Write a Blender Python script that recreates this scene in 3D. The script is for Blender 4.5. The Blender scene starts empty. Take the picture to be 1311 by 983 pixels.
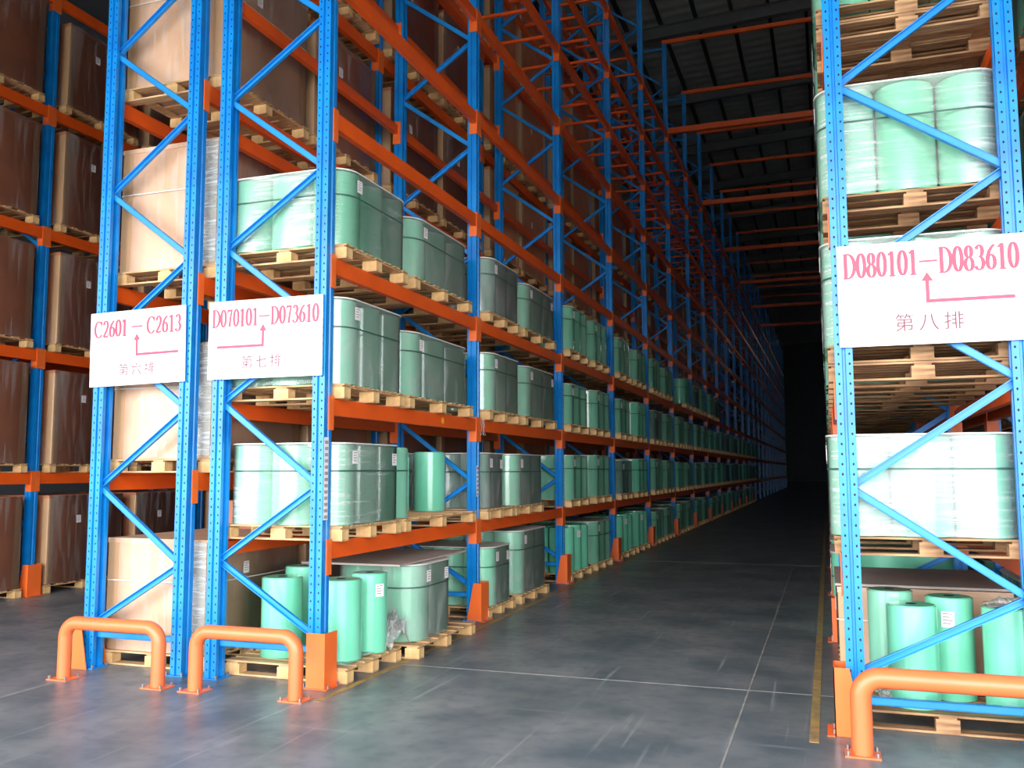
import bpy, math, random
from mathutils import Vector, Matrix
import mathutils.noise as mnoise
random.seed(7)
S = bpy.context.scene
COL = S.collection

# ------------------------------------------------------------------ camera
YAW, PITCH, ROLL, FPX = 0.3355, 0.0955, -0.0029, 1154.87
cy, sy, cp, sp = math.cos(YAW), math.sin(YAW), math.cos(PITCH), math.sin(PITCH)
FW = Vector((-sy*cp, cy*cp, sp)); R0 = Vector((cy, sy, 0)); U0 = R0.cross(FW)
RT = R0*math.cos(ROLL)+U0*math.sin(ROLL); UP = U0*math.cos(ROLL)-R0*math.sin(ROLL)
cd = bpy.data.cameras.new('camera'); cam = bpy.data.objects.new('camera', cd); COL.objects.link(cam)
cd.sensor_fit = 'HORIZONTAL'; cd.sensor_width = 36; cd.lens = FPX/1311*36
cd.clip_start = 0.05; cd.clip_end = 400
cam.matrix_world = Matrix(((RT.x, UP.x, -FW.x, 3.2341), (RT.y, UP.y, -FW.y, -5.3556), (RT.z, UP.z, -FW.z, 1.4307), (0, 0, 0, 1)))
S.camera = cam
# ------------------------------------------------------------------ daylight (bright overcast sky through the open loading side)
W = bpy.data.worlds.new('sky'); S.world = W; W.use_nodes = True
bg = W.node_tree.nodes['Background']; bg.inputs[0].default_value = (0.97, 0.985, 1.0, 1); bg.inputs[1].default_value = 8.5
DOOR_Y = -6.1; DOOR = (-8.0, 10.0, 0.0, 5.0)   # x0, x1, z0, z1 of the opening behind the camera
pl = bpy.data.lights.new('door_portal', 'AREA'); pl.shape = 'RECTANGLE'
pl.size = DOOR[1]-DOOR[0]; pl.size_y = DOOR[3]-DOOR[2]; pl.cycles.is_portal = True
po = bpy.data.objects.new('door_portal', pl); COL.objects.link(po)
po.location = ((DOOR[0]+DOOR[1])/2, DOOR_Y-0.02, (DOOR[2]+DOOR[3])/2); po.rotation_euler = (math.radians(90), 0, 0)
vs = S.view_settings; vs.view_transform = 'Standard'; vs.look = 'None'; vs.gamma = 1; vs.use_curve_mapping = False
vs.exposure = 0.42

# ------------------------------------------------------------------ materials
def lin(c): return tuple(((v/255)/12.92 if v/255 <= 0.04045 else ((v/255+0.055)/1.055)**2.4) for v in c)+(1,)
def N(nt, t, **k):
    n = nt.nodes.new(t)
    for a, b in k.items(): setattr(n, a, b)
    return n
def base_mat(name):
    m = bpy.data.materials.new(name); m.use_nodes = True
    nt = m.node_tree; p = nt.nodes['Principled BSDF']
    return m, nt, p
def mat(name, col, rough=0.5, metal=0.0, var=0.12, scale=6, stretch=(1, 1, 1), bump=0.0, col2=None, spec=0.5, bscale=None, coat=0):
    m, nt, p = base_mat(name)
    tc = N(nt, 'ShaderNodeTexCoord'); mp = N(nt, 'ShaderNodeMapping'); mp.inputs['Scale'].default_value = stretch
    nt.links.new(tc.outputs['Object'], mp.inputs[0])
    no = N(nt, 'ShaderNodeTexNoise'); no.inputs['Scale'].default_value = scale; no.inputs['Detail'].default_value = 5
    nt.links.new(mp.outputs[0], no.inputs['Vector'])
    mx = N(nt, 'ShaderNodeMix', data_type='RGBA')
    c = col if len(col) == 4 else lin(col)
    c2 = (col2 if len(col2) == 4 else lin(col2)) if col2 else tuple(v*(1-var*2) for v in c[:3])+(1,)
    mx.inputs[6].default_value = c; mx.inputs[7].default_value = c2
    cr = N(nt, 'ShaderNodeMapRange'); cr.inputs[1].default_value = 0.35; cr.inputs[2].default_value = 0.7
    nt.links.new(no.outputs[0], cr.inputs[0]); nt.links.new(cr.outputs[0], mx.inputs[0])
    nt.links.new(mx.outputs[2], p.inputs['Base Color'])
    p.inputs['Roughness'].default_value = rough; p.inputs['Metallic'].default_value = metal
    p.inputs['Specular IOR Level'].default_value = spec
    if coat: p.inputs['Coat Weight'].default_value = coat; p.inputs['Coat Roughness'].default_value = 0.08
    if bump:
        b = N(nt, 'ShaderNodeBump'); b.inputs['Strength'].default_value = bump; b.inputs['Distance'].default_value = 0.01
        n2 = N(nt, 'ShaderNodeTexNoise'); n2.inputs['Scale'].default_value = bscale or scale*4; nt.links.new(mp.outputs[0], n2.inputs['Vector'])
        nt.links.new(n2.outputs[0], b.inputs['Height']); nt.links.new(b.outputs[0], p.inputs['Normal'])
    return m
M = {}
M['blue'] = mat('blue_paint', (10, 136, 216), 0.32, 0, 0.06, 5, col2=(8, 116, 200))
M['blue2'] = mat('blue_brace_paint', (26, 140, 222), 0.35, 0, 0.06, 5)
M['orange'] = mat('orange_paint', (238, 92, 24), 0.4, 0, 0.07, 3)
M['orange_lit'] = mat('orange_paint_lit', (244, 112, 48), 0.4, 0, 0.06, 4)  # same orange as the beams, light on the plates put into a paler colour
M['rail'] = mat('orange_pipe_paint', (224, 110, 62), 0.38, 0, 0.05, 4)
M['steel'] = mat('zinc_steel', (150, 140, 140), 0.4, 0.7, 0.1, 20)
M['wood'] = mat('pallet_wood', (222, 184, 136), 0.75, 0, 0.2, 5, (1, 8, 8), 0.2, col2=(170, 126, 84))
M['wood2'] = mat('pallet_wood_old', (188, 146, 104), 0.8, 0, 0.2, 5, (1, 8, 8), 0.2, col2=(120, 84, 58))
M['endwood'] = mat('pallet_block_wood', (236, 198, 140), 0.75, 0, 0.2, 9, (1, 1, 1), 0.2, col2=(196, 152, 98))
M['kraft'] = mat('kraft_carton', (204, 136, 98), 0.6, 0, 0.12, 2.2, (1, 1, 1), 0.06, col2=(184, 116, 82))
M['kraft_lit'] = mat('lit_kraft_carton', (214, 180, 154), 0.6, 0, 0.1, 2.2, (1, 1, 1), 0.06, col2=(196, 158, 128))  # kraft made paler and pinker, daylight on the front cartons put into the colour
M['corner'] = mat('corner_board', (206, 168, 128), 0.6, 0, 0.1, 5, (1, 1, .3))
M['tape'] = mat('packing_tape', (186, 146, 104), 0.2, 0, 0.1, 5)
M['paper'] = mat('white_paper', (236, 232, 232), 0.6, 0, 0.02, 8)
M['print'] = mat('print_ink', (120, 80, 110), 0.6, 0, 0.1, 30)
M['dark'] = mat('dark_hole', (12, 20, 46), 0.8, 0, 0.1, 8)
M['cap'] = mat('cap_board', (178, 164, 158), 0.55, 0, 0.12, 4, (1, 1, 1), 0.1)
M['rim'] = mat('cap_rim', (220, 220, 214), 0.35, 0, 0.05, 6)
M['green'] = mat('green_film_roll', (128, 218, 184), 0.28, 0, 0.07, 2, (1, 1, .6), 0.0, col2=(106, 200, 164), coat=0.7)
M['green2'] = mat('green_wrapped_roll', (138, 204, 176), 0.22, 0, 0.12, 3, (1, 1, .4), 0.12, col2=(112, 178, 150), bscale=9, coat=0.9)
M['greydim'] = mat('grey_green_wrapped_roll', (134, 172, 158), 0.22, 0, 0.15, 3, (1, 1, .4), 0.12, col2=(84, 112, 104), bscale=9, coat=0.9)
M['strap'] = mat('dark_strap', (54, 92, 82), 0.4, 0, 0.1, 8)
M['sign'] = mat('sign_board', (222, 220, 224), 0.35, 0, 0.01, 4)
M['ink'] = mat('sign_red_ink', (182, 66, 94), 0.5, 0, 0.1, 9)
M['ink2'] = mat('sign_small_ink', (118, 50, 68), 0.5, 0, 0.1, 9)
M['yellow'] = mat('yellow_line_paint', (176, 142, 80), 0.6, 0, 0.25, 14, col2=(120, 108, 84))
M['groove'] = mat('floor_joint', (150, 148, 144), 0.6, 0, 0.2, 9)
M['girder'] = mat('grey_girder', (136, 138, 138), 0.6, 0, 0.05, 3)
M['purlin'] = mat('dark_purlin', (52, 52, 54), 0.6, 0, 0.05, 3)
M['roof'] = mat('roof_sheet', (206, 208, 204), 0.5, 0, 0.06, 3)
M['wall'] = mat('wall_sheet', (104, 108, 114), 0.7, 0, 0.06, 2)
M['ground'] = mat('outside_concrete', (176, 174, 168), 0.85, 0, 0.08, .5)
M['sticker'] = mat('yellow_sticker', (250, 176, 40), 0.5, 0, 0.05, 9)

def floor_mat():
    m, nt, p = base_mat('grey_sealed_concrete')
    tc = N(nt, 'ShaderNodeTexCoord'); L = nt.links.new
    def noise(sc, st=(1, 1, 1), det=6, rot=0):
        mp = N(nt, 'ShaderNodeMapping'); mp.inputs['Scale'].default_value = st; mp.inputs['Rotation'].default_value = (0, 0, rot)
        L(tc.outputs['Object'], mp.inputs[0]); n = N(nt, 'ShaderNodeTexNoise'); n.inputs['Scale'].default_value = sc; n.inputs['Detail'].default_value = det
        L(mp.outputs[0], n.inputs['Vector']); return n
    a = noise(1.6, det=10); b = noise(9, (1, 1, 1), 8); c = noise(5, (3.5, .12, 1), 3, 0.1); d = noise(4, (.2, 3.5, 1), 3, 0.35)
    r1 = N(nt, 'ShaderNodeValToRGB'); r1.color_ramp.elements[0].color = lin((84, 93, 99)); r1.color_ramp.elements[1].color = lin((124, 126, 128))
    r1.color_ramp.elements[0].position = .35; r1.color_ramp.elements[1].position = .68
    L(a.outputs[0], r1.inputs[0])
    def scuff(prev, n, lo, hi, col, amt):
        mr = N(nt, 'ShaderNodeMapRange'); mr.inputs[1].default_value = lo; mr.inputs[2].default_value = hi; mr.inputs[4].default_value = amt
        L(n.outputs[0], mr.inputs[0]); mx = N(nt, 'ShaderNodeMix', data_type='RGBA'); mx.inputs[7].default_value = lin(col)
        L(prev, mx.inputs[6]); L(mr.outputs[0], mx.inputs[0]); return mx.outputs[2]
    o = scuff(r1.outputs[0], b, .5, .75, (82, 92, 98), .6)
    o = scuff(o, c, .62, .74, (160, 164, 166), .45)
    o = scuff(o, d, .64, .76, (150, 154, 158), .4)
    L(o, p.inputs['Base Color'])
    mr = N(nt, 'ShaderNodeMapRange'); mr.inputs[3].default_value = .28; mr.inputs[4].default_value = .5
    L(b.outputs[0], mr.inputs[0]); L(mr.outputs[0], p.inputs['Roughness'])
    bp = N(nt, 'ShaderNodeBump'); bp.inputs['Strength'].default_value = .08; bp.inputs['Distance'].default_value = .01
    L(b.outputs[0], bp.inputs['Height']); L(bp.outputs[0], p.inputs['Normal'])
    p.inputs['Specular IOR Level'].default_value = .4
    return m
M['floor'] = floor_mat()

def film_mat(name, haze, streak, st, tint=(.93, .97, .95, 1), rough=.16, bump=.35, front=False):
    m, nt, p = base_mat(name); L = nt.links.new
    nt.nodes.remove(p); out = nt.nodes['Material Output']
    tc = N(nt, 'ShaderNodeTexCoord'); mp = N(nt, 'ShaderNodeMapping'); mp.inputs['Scale'].default_value = st
    L(tc.outputs['Object'], mp.inputs[0])
    n = N(nt, 'ShaderNodeTexNoise'); n.inputs['Scale'].default_value = 3; n.inputs['Detail'].default_value = 6; n.inputs['Distortion'].default_value = .8
    L(mp.outputs[0], n.inputs['Vector'])
    bp = N(nt, 'ShaderNodeBump'); bp.inputs['Strength'].default_value = bump; bp.inputs['Distance'].default_value = .012
    L(n.outputs[0], bp.inputs['Height'])
    tr = N(nt, 'ShaderNodeBsdfTransparent'); tr.inputs[0].default_value = tint
    gl = N(nt, 'ShaderNodeBsdfGlossy'); gl.inputs['Roughness'].default_value = rough; L(bp.outputs[0], gl.inputs['Normal'])
    df = N(nt, 'ShaderNodeBsdfDiffuse'); df.inputs[0].default_value = (.85, .87, .86, 1); L(bp.outputs[0], df.inputs['Normal'])
    mr = N(nt, 'ShaderNodeMapRange'); mr.inputs[1].default_value = .5; mr.inputs[2].default_value = .72; mr.inputs[3].default_value = haze; mr.inputs[4].default_value = streak
    L(n.outputs[0], mr.inputs[0])
    fac = mr.outputs[0]
    if front:      # wrinkled film, with white glare painted in as haze on the front end
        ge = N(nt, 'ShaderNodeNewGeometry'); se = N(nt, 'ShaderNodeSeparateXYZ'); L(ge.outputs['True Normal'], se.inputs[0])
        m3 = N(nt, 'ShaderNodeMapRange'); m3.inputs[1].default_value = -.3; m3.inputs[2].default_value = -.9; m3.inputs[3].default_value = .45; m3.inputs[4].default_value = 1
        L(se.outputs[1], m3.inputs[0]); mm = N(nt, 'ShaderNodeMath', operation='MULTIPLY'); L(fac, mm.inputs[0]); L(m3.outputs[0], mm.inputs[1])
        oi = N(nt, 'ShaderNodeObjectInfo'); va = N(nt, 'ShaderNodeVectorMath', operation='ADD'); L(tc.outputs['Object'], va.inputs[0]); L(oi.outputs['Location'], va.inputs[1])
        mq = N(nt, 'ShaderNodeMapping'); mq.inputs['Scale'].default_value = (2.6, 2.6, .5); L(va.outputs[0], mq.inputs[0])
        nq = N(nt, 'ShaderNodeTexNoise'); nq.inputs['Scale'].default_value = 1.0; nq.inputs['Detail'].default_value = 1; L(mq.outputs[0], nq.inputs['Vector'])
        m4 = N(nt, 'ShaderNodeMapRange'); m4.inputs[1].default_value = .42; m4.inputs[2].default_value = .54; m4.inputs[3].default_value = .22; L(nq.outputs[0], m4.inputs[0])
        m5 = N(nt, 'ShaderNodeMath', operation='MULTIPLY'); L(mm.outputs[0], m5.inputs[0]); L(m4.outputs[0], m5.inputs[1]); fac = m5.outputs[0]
    m1 = N(nt, 'ShaderNodeMixShader'); L(fac, m1.inputs[0]); L(tr.outputs[0], m1.inputs[1]); L(df.outputs[0], m1.inputs[2])
    fr = N(nt, 'ShaderNodeFresnel'); fr.inputs[0].default_value = 1.36; L(bp.outputs[0], fr.inputs['Normal'])
    m2 = N(nt, 'ShaderNodeMixShader'); L(fr.outputs[0], m2.inputs[0]); L(m1.outputs[0], m2.inputs[1]); L(gl.outputs[0], m2.inputs[2])
    L(m2.outputs[0], out.inputs[0]); return m
M['film'] = film_mat('stretch_film', .13, .30, (1.6, 1.6, .9), bump=.22, rough=.09)
M['filmglare'] = film_mat('glare_stretch_film', .3, .8, (.7, .7, 12), front=True, bump=.2)
M['filmbox'] = film_mat('carton_stretch_film', .02, .22, (3.2, 3.2, .35), (.98, .97, .96, 1), bump=.25, rough=.18)
M['filmtail'] = film_mat('layered_film_tail', .25, .75, (1.5, 1.5, 14), bump=.3)
M['clump'] = film_mat('crumpled_film', .25, .6, (6, 6, 6), (.9, .9, .92, 1), .2, .8)

# ------------------------------------------------------------------ mesh builder
class MB:
    def __init__(s): s.v = []; s.f = []; s.mi = []; s.m = 0; s.sm = []
    def add(s, vs_, fs, smooth=False):
        o = len(s.v); s.v += [tuple(v) for v in vs_]
        for f in fs: s.f.append(tuple(i+o for i in f)); s.mi.append(s.m); s.sm.append(smooth)
        return s
    def box(s, x0, x1, y0, y1, z0, z1):
        return s.add([(x0, y0, z0), (x1, y0, z0), (x1, y1, z0), (x0, y1, z0), (x0, y0, z1), (x1, y0, z1), (x1, y1, z1), (x0, y1, z1)],
                     [(3, 2, 1, 0), (4, 5, 6, 7), (0, 1, 5, 4), (1, 2, 6, 5), (2, 3, 7, 6), (3, 0, 4, 7)])
    def prism(s, pts, z0, z1, smooth=False, caps=True):      # pts counter-clockwise in xy
        n = len(pts); v = [(x, y, z0) for x, y in pts]+[(x, y, z1) for x, y in pts]
        s.add(v, [(i, (i+1) % n, n+(i+1) % n, n+i) for i in range(n)], smooth)
        if caps: s.add(v, [tuple(reversed(range(n))), tuple(range(n, 2*n))])
        return s
    def extr(s, pts, a, b, axis):      # polygon in the other two axes, extruded along axis between a and b
        def mk(p, t): return (t, p[0], p[1]) if axis == 0 else (p[0], t, p[1])
        n = len(pts); v = [mk(p, a) for p in pts]+[mk(p, b) for p in pts]
        F = [(i, (i+1) % n, n+(i+1) % n, n+i) for i in range(n)]+[tuple(reversed(range(n))), tuple(range(n, 2*n))]
        if axis == 1: F = [tuple(reversed(f)) for f in F]
        return s.add(v, F)
    def cyl(s, x, y, z0, z1, r, n=20, smooth=True, axis=2, r2=None):
        r2 = r if r2 is None else r2
        def P(a, rr, z):
            u, w = rr*math.cos(a), rr*math.sin(a)
            return (x+u, y+w, z) if axis == 2 else ((z, x+u, y+w) if axis == 0 else (x+w, z, y+u))
        v = [P(2*math.pi*i/n, r, z0) for i in range(n)]+[P(2*math.pi*i/n, r2, z1) for i in range(n)]
        s.add(v, [(i, (i+1) % n, n+(i+1) % n, n+i) for i in range(n)], smooth)
        return s.add(v, [tuple(reversed(range(n))), tuple(range(n, 2*n))])
    def tube(s, path, r, n=16):
        path = [Vector(p) for p in path]; rings = []
        for i, p in enumerate(path):
            t = (path[min(i+1, len(path)-1)]-path[max(i-1, 0)]).normalized()
            a = Vector((0, 1, 0)) if abs(t.y) < .9 else Vector((1, 0, 0))
            u = t.cross(a).normalized(); w = t.cross(u).normalized()
            rings.append([p+u*r*math.cos(2*math.pi*k/n)+w*r*math.sin(2*math.pi*k/n) for k in range(n)])
        v = [q for g in rings for q in g]; F = []
        for i in range(len(path)-1):
            for k in range(n): F.append((i*n+k, i*n+(k+1) % n, (i+1)*n+(k+1) % n, (i+1)*n+k))
        s.add(v, F, True); return s.add(v, [tuple(range(n)), tuple(reversed(range((len(path)-1)*n, len(path)*n)))])
    def obar(s, p0, p1, w, t):     # solid bar, width w in the xz-plane, thickness t along y
        p0, p1 = Vector(p0), Vector(p1); d = (p1-p0).normalized(); e = Vector((0, 1, 0)); u = d.cross(e).normalized()
        c = [(-w/2, -t/2), (w/2, -t/2), (w/2, t/2), (-w/2, t/2)]
        v = [p0+u*a+e*b for a, b in c]+[p1+u*a+e*b for a, b in c]
        return s.add(v, [(0, 1, 2, 3), (7, 6, 5, 4), (0, 4, 5, 1), (1, 5, 6, 2), (2, 6, 7, 3), (3, 7, 4, 0)])
    def mesh(s, name, mats):
        me = bpy.data.meshes.new(name); me.from_pydata(s.v, [], s.f)
        for k in mats: me.materials.append(M[k])
        me.polygons.foreach_set('material_index', s.mi); me.polygons.foreach_set('use_smooth', s.sm)
        me.update(); return me
def link(name, me, parent=None, loc=(0, 0, 0), rz=0, kind=None, label=None):
    o = bpy.data.objects.new(name, me); COL.objects.link(o); o.location = loc
    if rz: o.rotation_euler = (0, 0, rz)
    if parent: o.parent = parent
    if kind: o['kind'] = kind
    if label: o['label'] = label
    return o
def root(name, label, cat, loc=(0, 0, 0), group=None, rz=0, me=None):
    o = link(name, me, None, loc, rz); o['label'] = label; o['category'] = cat
    if group: o['group'] = group
    return o
def one(build, name, mats, **k):
    b = MB(); build(b); return link(name, b.mesh(name, mats if isinstance(mats, list) else [mats]), **k)

# ------------------------------------------------------------------ setting
def box_obj(name, mt, *b, **k): return one(lambda m: m.box(*b), name, mt, **k)
X0, X1, YB, ZR = -12.0, 24.0, 112.0, 17.0
SL = 0.045
def rz_(x): return ZR+SL*(x+1.8)
fl = box_obj('floor', 'floor', X0, X1, DOOR_Y, YB, -.2, 0, kind='structure')
def joint(b):
    for y in (.86, 9, 17): b.box(.2, X1 if y > 1 else 3.25, y-.007, y+.007, 0, .0012)
    b.box(2.69, 2.702, -8, 30, 0, .0013); b.box(-5, -1.7, -1.15, -1.138, 0, .0012)
one(joint, 'saw_joint', 'groove', parent=fl)
for x, ya, yb in ((.175, -.3, 60), (3.115, -.2, 60)):
    box_obj('painted_line', 'yellow', x-.025, x+.025, ya, yb, 0, .0016, parent=fl, label='worn yellow line painted along the aisle edge')
box_obj('wall_left', 'wall', X0-.2, X0, DOOR_Y-.2, YB, 0, rz_(X0), kind='structure')
box_obj('wall_right', 'wall', X1, X1+.2, DOOR_Y-.2, YB, 0, rz_(X1), kind='structure')
box_obj('wall_back', 'wall', X0, X1, YB, YB+.2, 0, ZR+.4, kind='structure')
def wf(b):
    b.box(X0, DOOR[0], DOOR_Y-.2, DOOR_Y, 0, rz_(X0)); b.box(DOOR[1], X1, DOOR_Y-.2, DOOR_Y, 0, rz_(X0))
    b.box(DOOR[0], DOOR[1], DOOR_Y-.2, DOOR_Y, DOOR[3], rz_(X0))
one(wf, 'wall_front', 'wall', kind='structure')
box_obj('ground', 'ground', -60, 60, -70, DOOR_Y, -.22, -.02, kind='structure')
def roof(b):       # corrugated sheet, ribs running across
    n = 560; ys = DOOR_Y-.2; st = (75-ys)/n; prof = []
    for i in range(n+1):
        prof.append((ys+i*st, .03 if (i//2) % 2 else 0.0))
    prof.append((YB, 0))
    v = []; F = []
    for y, h in prof: v += [(X0, y, rz_(X0)+h), (X1, y, rz_(X1)+h)]
    for i in range(len(prof)-1): F.append((2*i, 2*i+1, 2*i+3, 2*i+2))
    b.add(v, F)
ce = one(roof, 'ceiling', 'roof', kind='structure')
gy = [24.8+6*k for k in range(-5, 9)]
def girder_mesh():
    b = MB(); q = lambda x0, x1, y0, y1, z0, z1: b.add([(x0, y0, rz_(x0)+z0), (x1, y0, rz_(x1)+z0), (x1, y1, rz_(x1)+z0), (x0, y1, rz_(x0)+z0), (x0, y0, rz_(x0)+z1), (x1, y0, rz_(x1)+z1), (x1, y1, rz_(x1)+z1), (x0, y1, rz_(x0)+z1)],
                     [(3, 2, 1, 0), (4, 5, 6, 7), (0, 1, 5, 4), (1, 2, 6, 5), (2, 3, 7, 6), (3, 0, 4, 7)])
    q(X0, X1, -.01, .01, -.62, -.2); q(X0, X1, -.12, .12, -.64, -.62); q(X0, X1, -.12, .12, -.22, -.2)
    return b.mesh('girder', ['girder'])
gm = girder_mesh()
for y in gy: link('girder', gm, ce, (0, y, 0))
def pm():
    b = MB(); b.box(-.05, .05, DOOR_Y, 70, -.2, 0); return b.mesh('purlin', ['purlin'])
pmm = pm(); x = -1.75-1.2*8
while x < X1:
    link('purlin', pmm, ce, (x, 0, rz_(x)-.005)); x += 1.2

# ------------------------------------------------------------------ racks
NB = 24
YC = [.055]+[2.87+3.0*i for i in range(NB)]           # upright centres along the aisle
PD, PW = .10, .095                                     # post depth (along aisle) and width
L7 = [.95, 1.93, 2.92, 3.97, 5.02, 6.09, 7.11, 8.14, 9.17]
L6 = [1.42, 2.87, 4.35, 5.85, 7.30, 8.76, 9.9]
def post_mesh(h, mir):
    w, d = PW, PD/2
    p = [(-w, -d), (-.058, -d), (-.054, -d+.014), (-.042, -d+.014), (-.038, -d), (0, -d), (0, -.014), (-.01, -.009), (-.01, .009), (0, .014), (0, d),
         (-.038, d), (-.042, d-.014), (-.054, d-.014), (-.058, d), (-w, d), (-w, .02), (-w+.03, .014), (-w+.03, -.014), (-w, -.02)]
    if mir: p = [(-x, y) for x, y in reversed(p)]
    return MB().prism(p, 0, h).mesh('post', ['blue'])
PM = {(h, m): post_mesh(h, m) for h in (11.3, 10.9, 10.2) for m in (0, 1)}
def holes_mesh(mir, h, face):
    b = MB(); s = -1 if mir else 1
    z = .06
    while z < h-.1:
        for u in (-.078, -.020):
            for k in range(6):
                pass
            if face == 'front': pts = [(s*u+.0055*math.cos(a*math.pi/3), -PD/2-.0012, z+.008*math.sin(a*math.pi/3)) for a in range(6)]
            else: pts = [(s*.0012, (-.033 if u < -.05 else .033)+.0055*math.cos(a*math.pi/3), z+.008*math.sin(a*math.pi/3)) for a in range(6)]
            f = (5, 4, 3, 2, 1, 0) if False else (0, 1, 2, 3, 4, 5)
            b.add(pts, [f])
        z += .056
    return b.mesh('punched_hole', ['dark'])
HM = {(m, f): holes_mesh(m, 6.4, f) for m in (0, 1) for f in ('front', 'side')}
bplm = MB().box(-.08, .08, -.08, .08, 0, .008).mesh('base_plate', ['blue'])
boltm = MB().cyl(0, 0, 0, .022, .009, 6, False).mesh('bolt', ['steel'])
def brace_mesh(p0, p1, opened):
    b = MB(); p0, p1 = Vector(p0), Vector(p1)
    d = (p1-p0).normalized(); u = d.cross(Vector((0, 1, 0))).normalized(); w = .042
    if opened:
        b.obar(p0+Vector((0, .012, 0)), p1+Vector((0, .012, 0)), w, .004)
        for k in (-1, 1): b.obar(p0+u*k*(w/2-.0025), p1+u*k*(w/2-.0025), .005, .028)
    else:
        b.obar(p0+Vector((0, -.012, 0)), p1+Vector((0, -.012, 0)), w, .004)
        for k in (-1, 1): b.obar(p0+u*k*(w/2-.0025), p1+u*k*(w/2-.0025), .005, .028)
    return b
def beam_builder(b, y0, y1, h, side, x=0.0, z=0.0):
    # side +1: outer face toward +X at x ; box section with a step along its top inner edge
    o = x+side*.004; i = x-side*.046; m_ = x-side*.024
    pts = [(o, z-h), (o, z), (m_, z), (m_, z-.022), (i, z-.022), (i, z-h)]
    if side > 0: pts = pts[::-1]
    b.extr(pts, y0, y1, 1)
def conn_builder(b, side, end, x=0.0, z=0.0, ch=.24):
    # end -1: at the start of the beam (post lies on the -Y side), +1: at the end ; local y=0 is the post face
    a, c = ((-.05, .012) if end < 0 else (-.012, .05))
    x0, x1 = sorted((x+side*.002, x+side*.010)); b.box(x0, x1, a, c, z-ch+.02, z+.02)
    x0, x1 = sorted((x+side*.002, x-side*.075))
    if end < 0: b.box(x0, x1, .0, .007, z-ch+.02, z+.02)
    else: b.box(x0, x1, -.007, .0, z-ch+.02, z+.02)
_cache = {}
def cached(key, fn):
    if key not in _cache: _cache[key] = fn()
    return _cache[key]
def rack(name, label, xa, xb, yc, levels, ntop, style, braceL, braceR, pitch, bh, nind, hole_faces, rung_levels=(), rung_from=2, open_bays=None):
    """xa/xb outer faces of the left and right posts; braceL/braceR first node heights"""
    R = root(name, label, 'pallet rack', ((xa+xb)/2, yc[0]-PD/2, 0))
    ox, oy = R.location.x, R.location.y
    nf = len(yc); H = ntop
    # zigzag nodes
    nodes = []
    z = braceL; k = 0
    L_ = [braceL+pitch*i for i in range(12)]; Rr = [braceR+pitch*i for i in range(12)]
    seq = sorted([(z, 'L') for z in L_]+[(z, 'R') for z in Rr])
    seq = [q for q in seq if q[0] < H-.15]
    nxL, nxR = xa+.075-ox, xb-.075-ox
    bl = []
    first = seq[0]; zb = .18 if style == 8 else .24
    bl.append(((nxL, 0, zb), (nxR, 0, zb), False))
    other = nxL if first[1] == 'R' else nxR
    if first[0] > .6: bl.append(((other, 0, .33), ((nxR if first[1] == 'R' else nxL), 0, first[0]), True))
    for a, c in zip(seq, seq[1:]):
        xa_, xc_ = (nxL if a[1] == 'L' else nxR), (nxL if c[1] == 'L' else nxR)
        up_right = xc_ > xa_
        bl.append(((xa_, 0, a[0]+.012), (xc_, 0, c[0]-.012), up_right))
    bl.append(((nxL, 0, H-.1), (nxR, 0, H-.1), False))
    bmesh_ = [brace_mesh(*q).mesh('brace', ['blue2']) for q in bl]
    far = MB()
    for i, y in enumerate(yc):
        ly = y-oy
        for side in (-1, 1):
            me = PM[(H, 1 if side < 0 else 0)]
            px = (xa if side < 0 else xb)-ox
            if i < nind:
                p = link('post', me, R, (px, ly, 0))
                link('base_plate', bplm, p, (side*-.045, 0, 0.0005))
                if i < 2:
                    for bx, by in ((-.065, -.065), (.065, -.065), (.065, .065)): link('bolt', boltm, p, (side*-.045+bx, by, .008))
                if i in hole_faces:
                    for fc in hole_faces[i]: link('punched_hole', HM[(1 if side < 0 else 0, fc)], p, kind='stuff')
            else:
                far.box(px-.095 if side > 0 else px, px if side > 0 else px+.095, ly-PD/2, ly+PD/2, 0, H)
        if i < nind:
            for bm_, q in zip(bmesh_, bl): link('brace', bm_, R, (0, ly, 0))
        else:
            for q in bl: far.obar(Vector(q[0])+Vector((0, ly, 0)), Vector(q[1])+Vector((0, ly, 0)), .042, .025)
    far.m = 0
    if far.f: link('far_upright', far.mesh('far_upright', ['blue']), R, kind='stuff')
    # beams
    farb = MB(); cnt = 0; hasr = 0
    for i in range(nf-1):
        y0, y1 = yc[i]+PD/2, yc[i+1]-PD/2; ln = y1-y0
        for z in levels:
            for side in (-1, 1):
                px = (xa if side < 0 else xb)-ox
                if cnt < 296 and i < nind:
                    me = cached(('beam', side, round(ln, 3), bh), lambda: (lambda b: (beam_builder(b, 0, ln, bh, side), b.mesh('beam', ['orange']))[1])(MB()))
                    bo = link('beam', me, R, (px, y0-oy, z)); cnt += 1
                    if i < 11:
                        for end, yy in ((-1, 0), (1, ln)):
                            cm = cached(('conn', side, end, bh), lambda: (lambda b: (conn_builder(b, side, end), b.mesh('end_plate', ['orange_lit']))[1])(MB()))
                            link('end_plate', cm, bo, (0, yy, 0))
                else:
                    beam_builder(farb, y0-oy, y1-oy, bh, side, px, z)
        for z in rung_levels:
            if i >= rung_from:
                for q in range(4):
                    yy = y0-oy+ln*(q+.5)/4
                    if hasr < 290:
                        me = cached(('rung', round(xb-xa, 3)), lambda: MB().box(xa-ox+.05, xb-ox-.05, -.02, .02, -.06, -.024).mesh('support_bar', ['orange']))
                        link('support_bar', me, R, (0, yy, z)); hasr += 1
                    else: farb.box(xa-ox+.05, xb-ox-.05, yy-.02, yy+.02, z-.06, z-.024)
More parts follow.
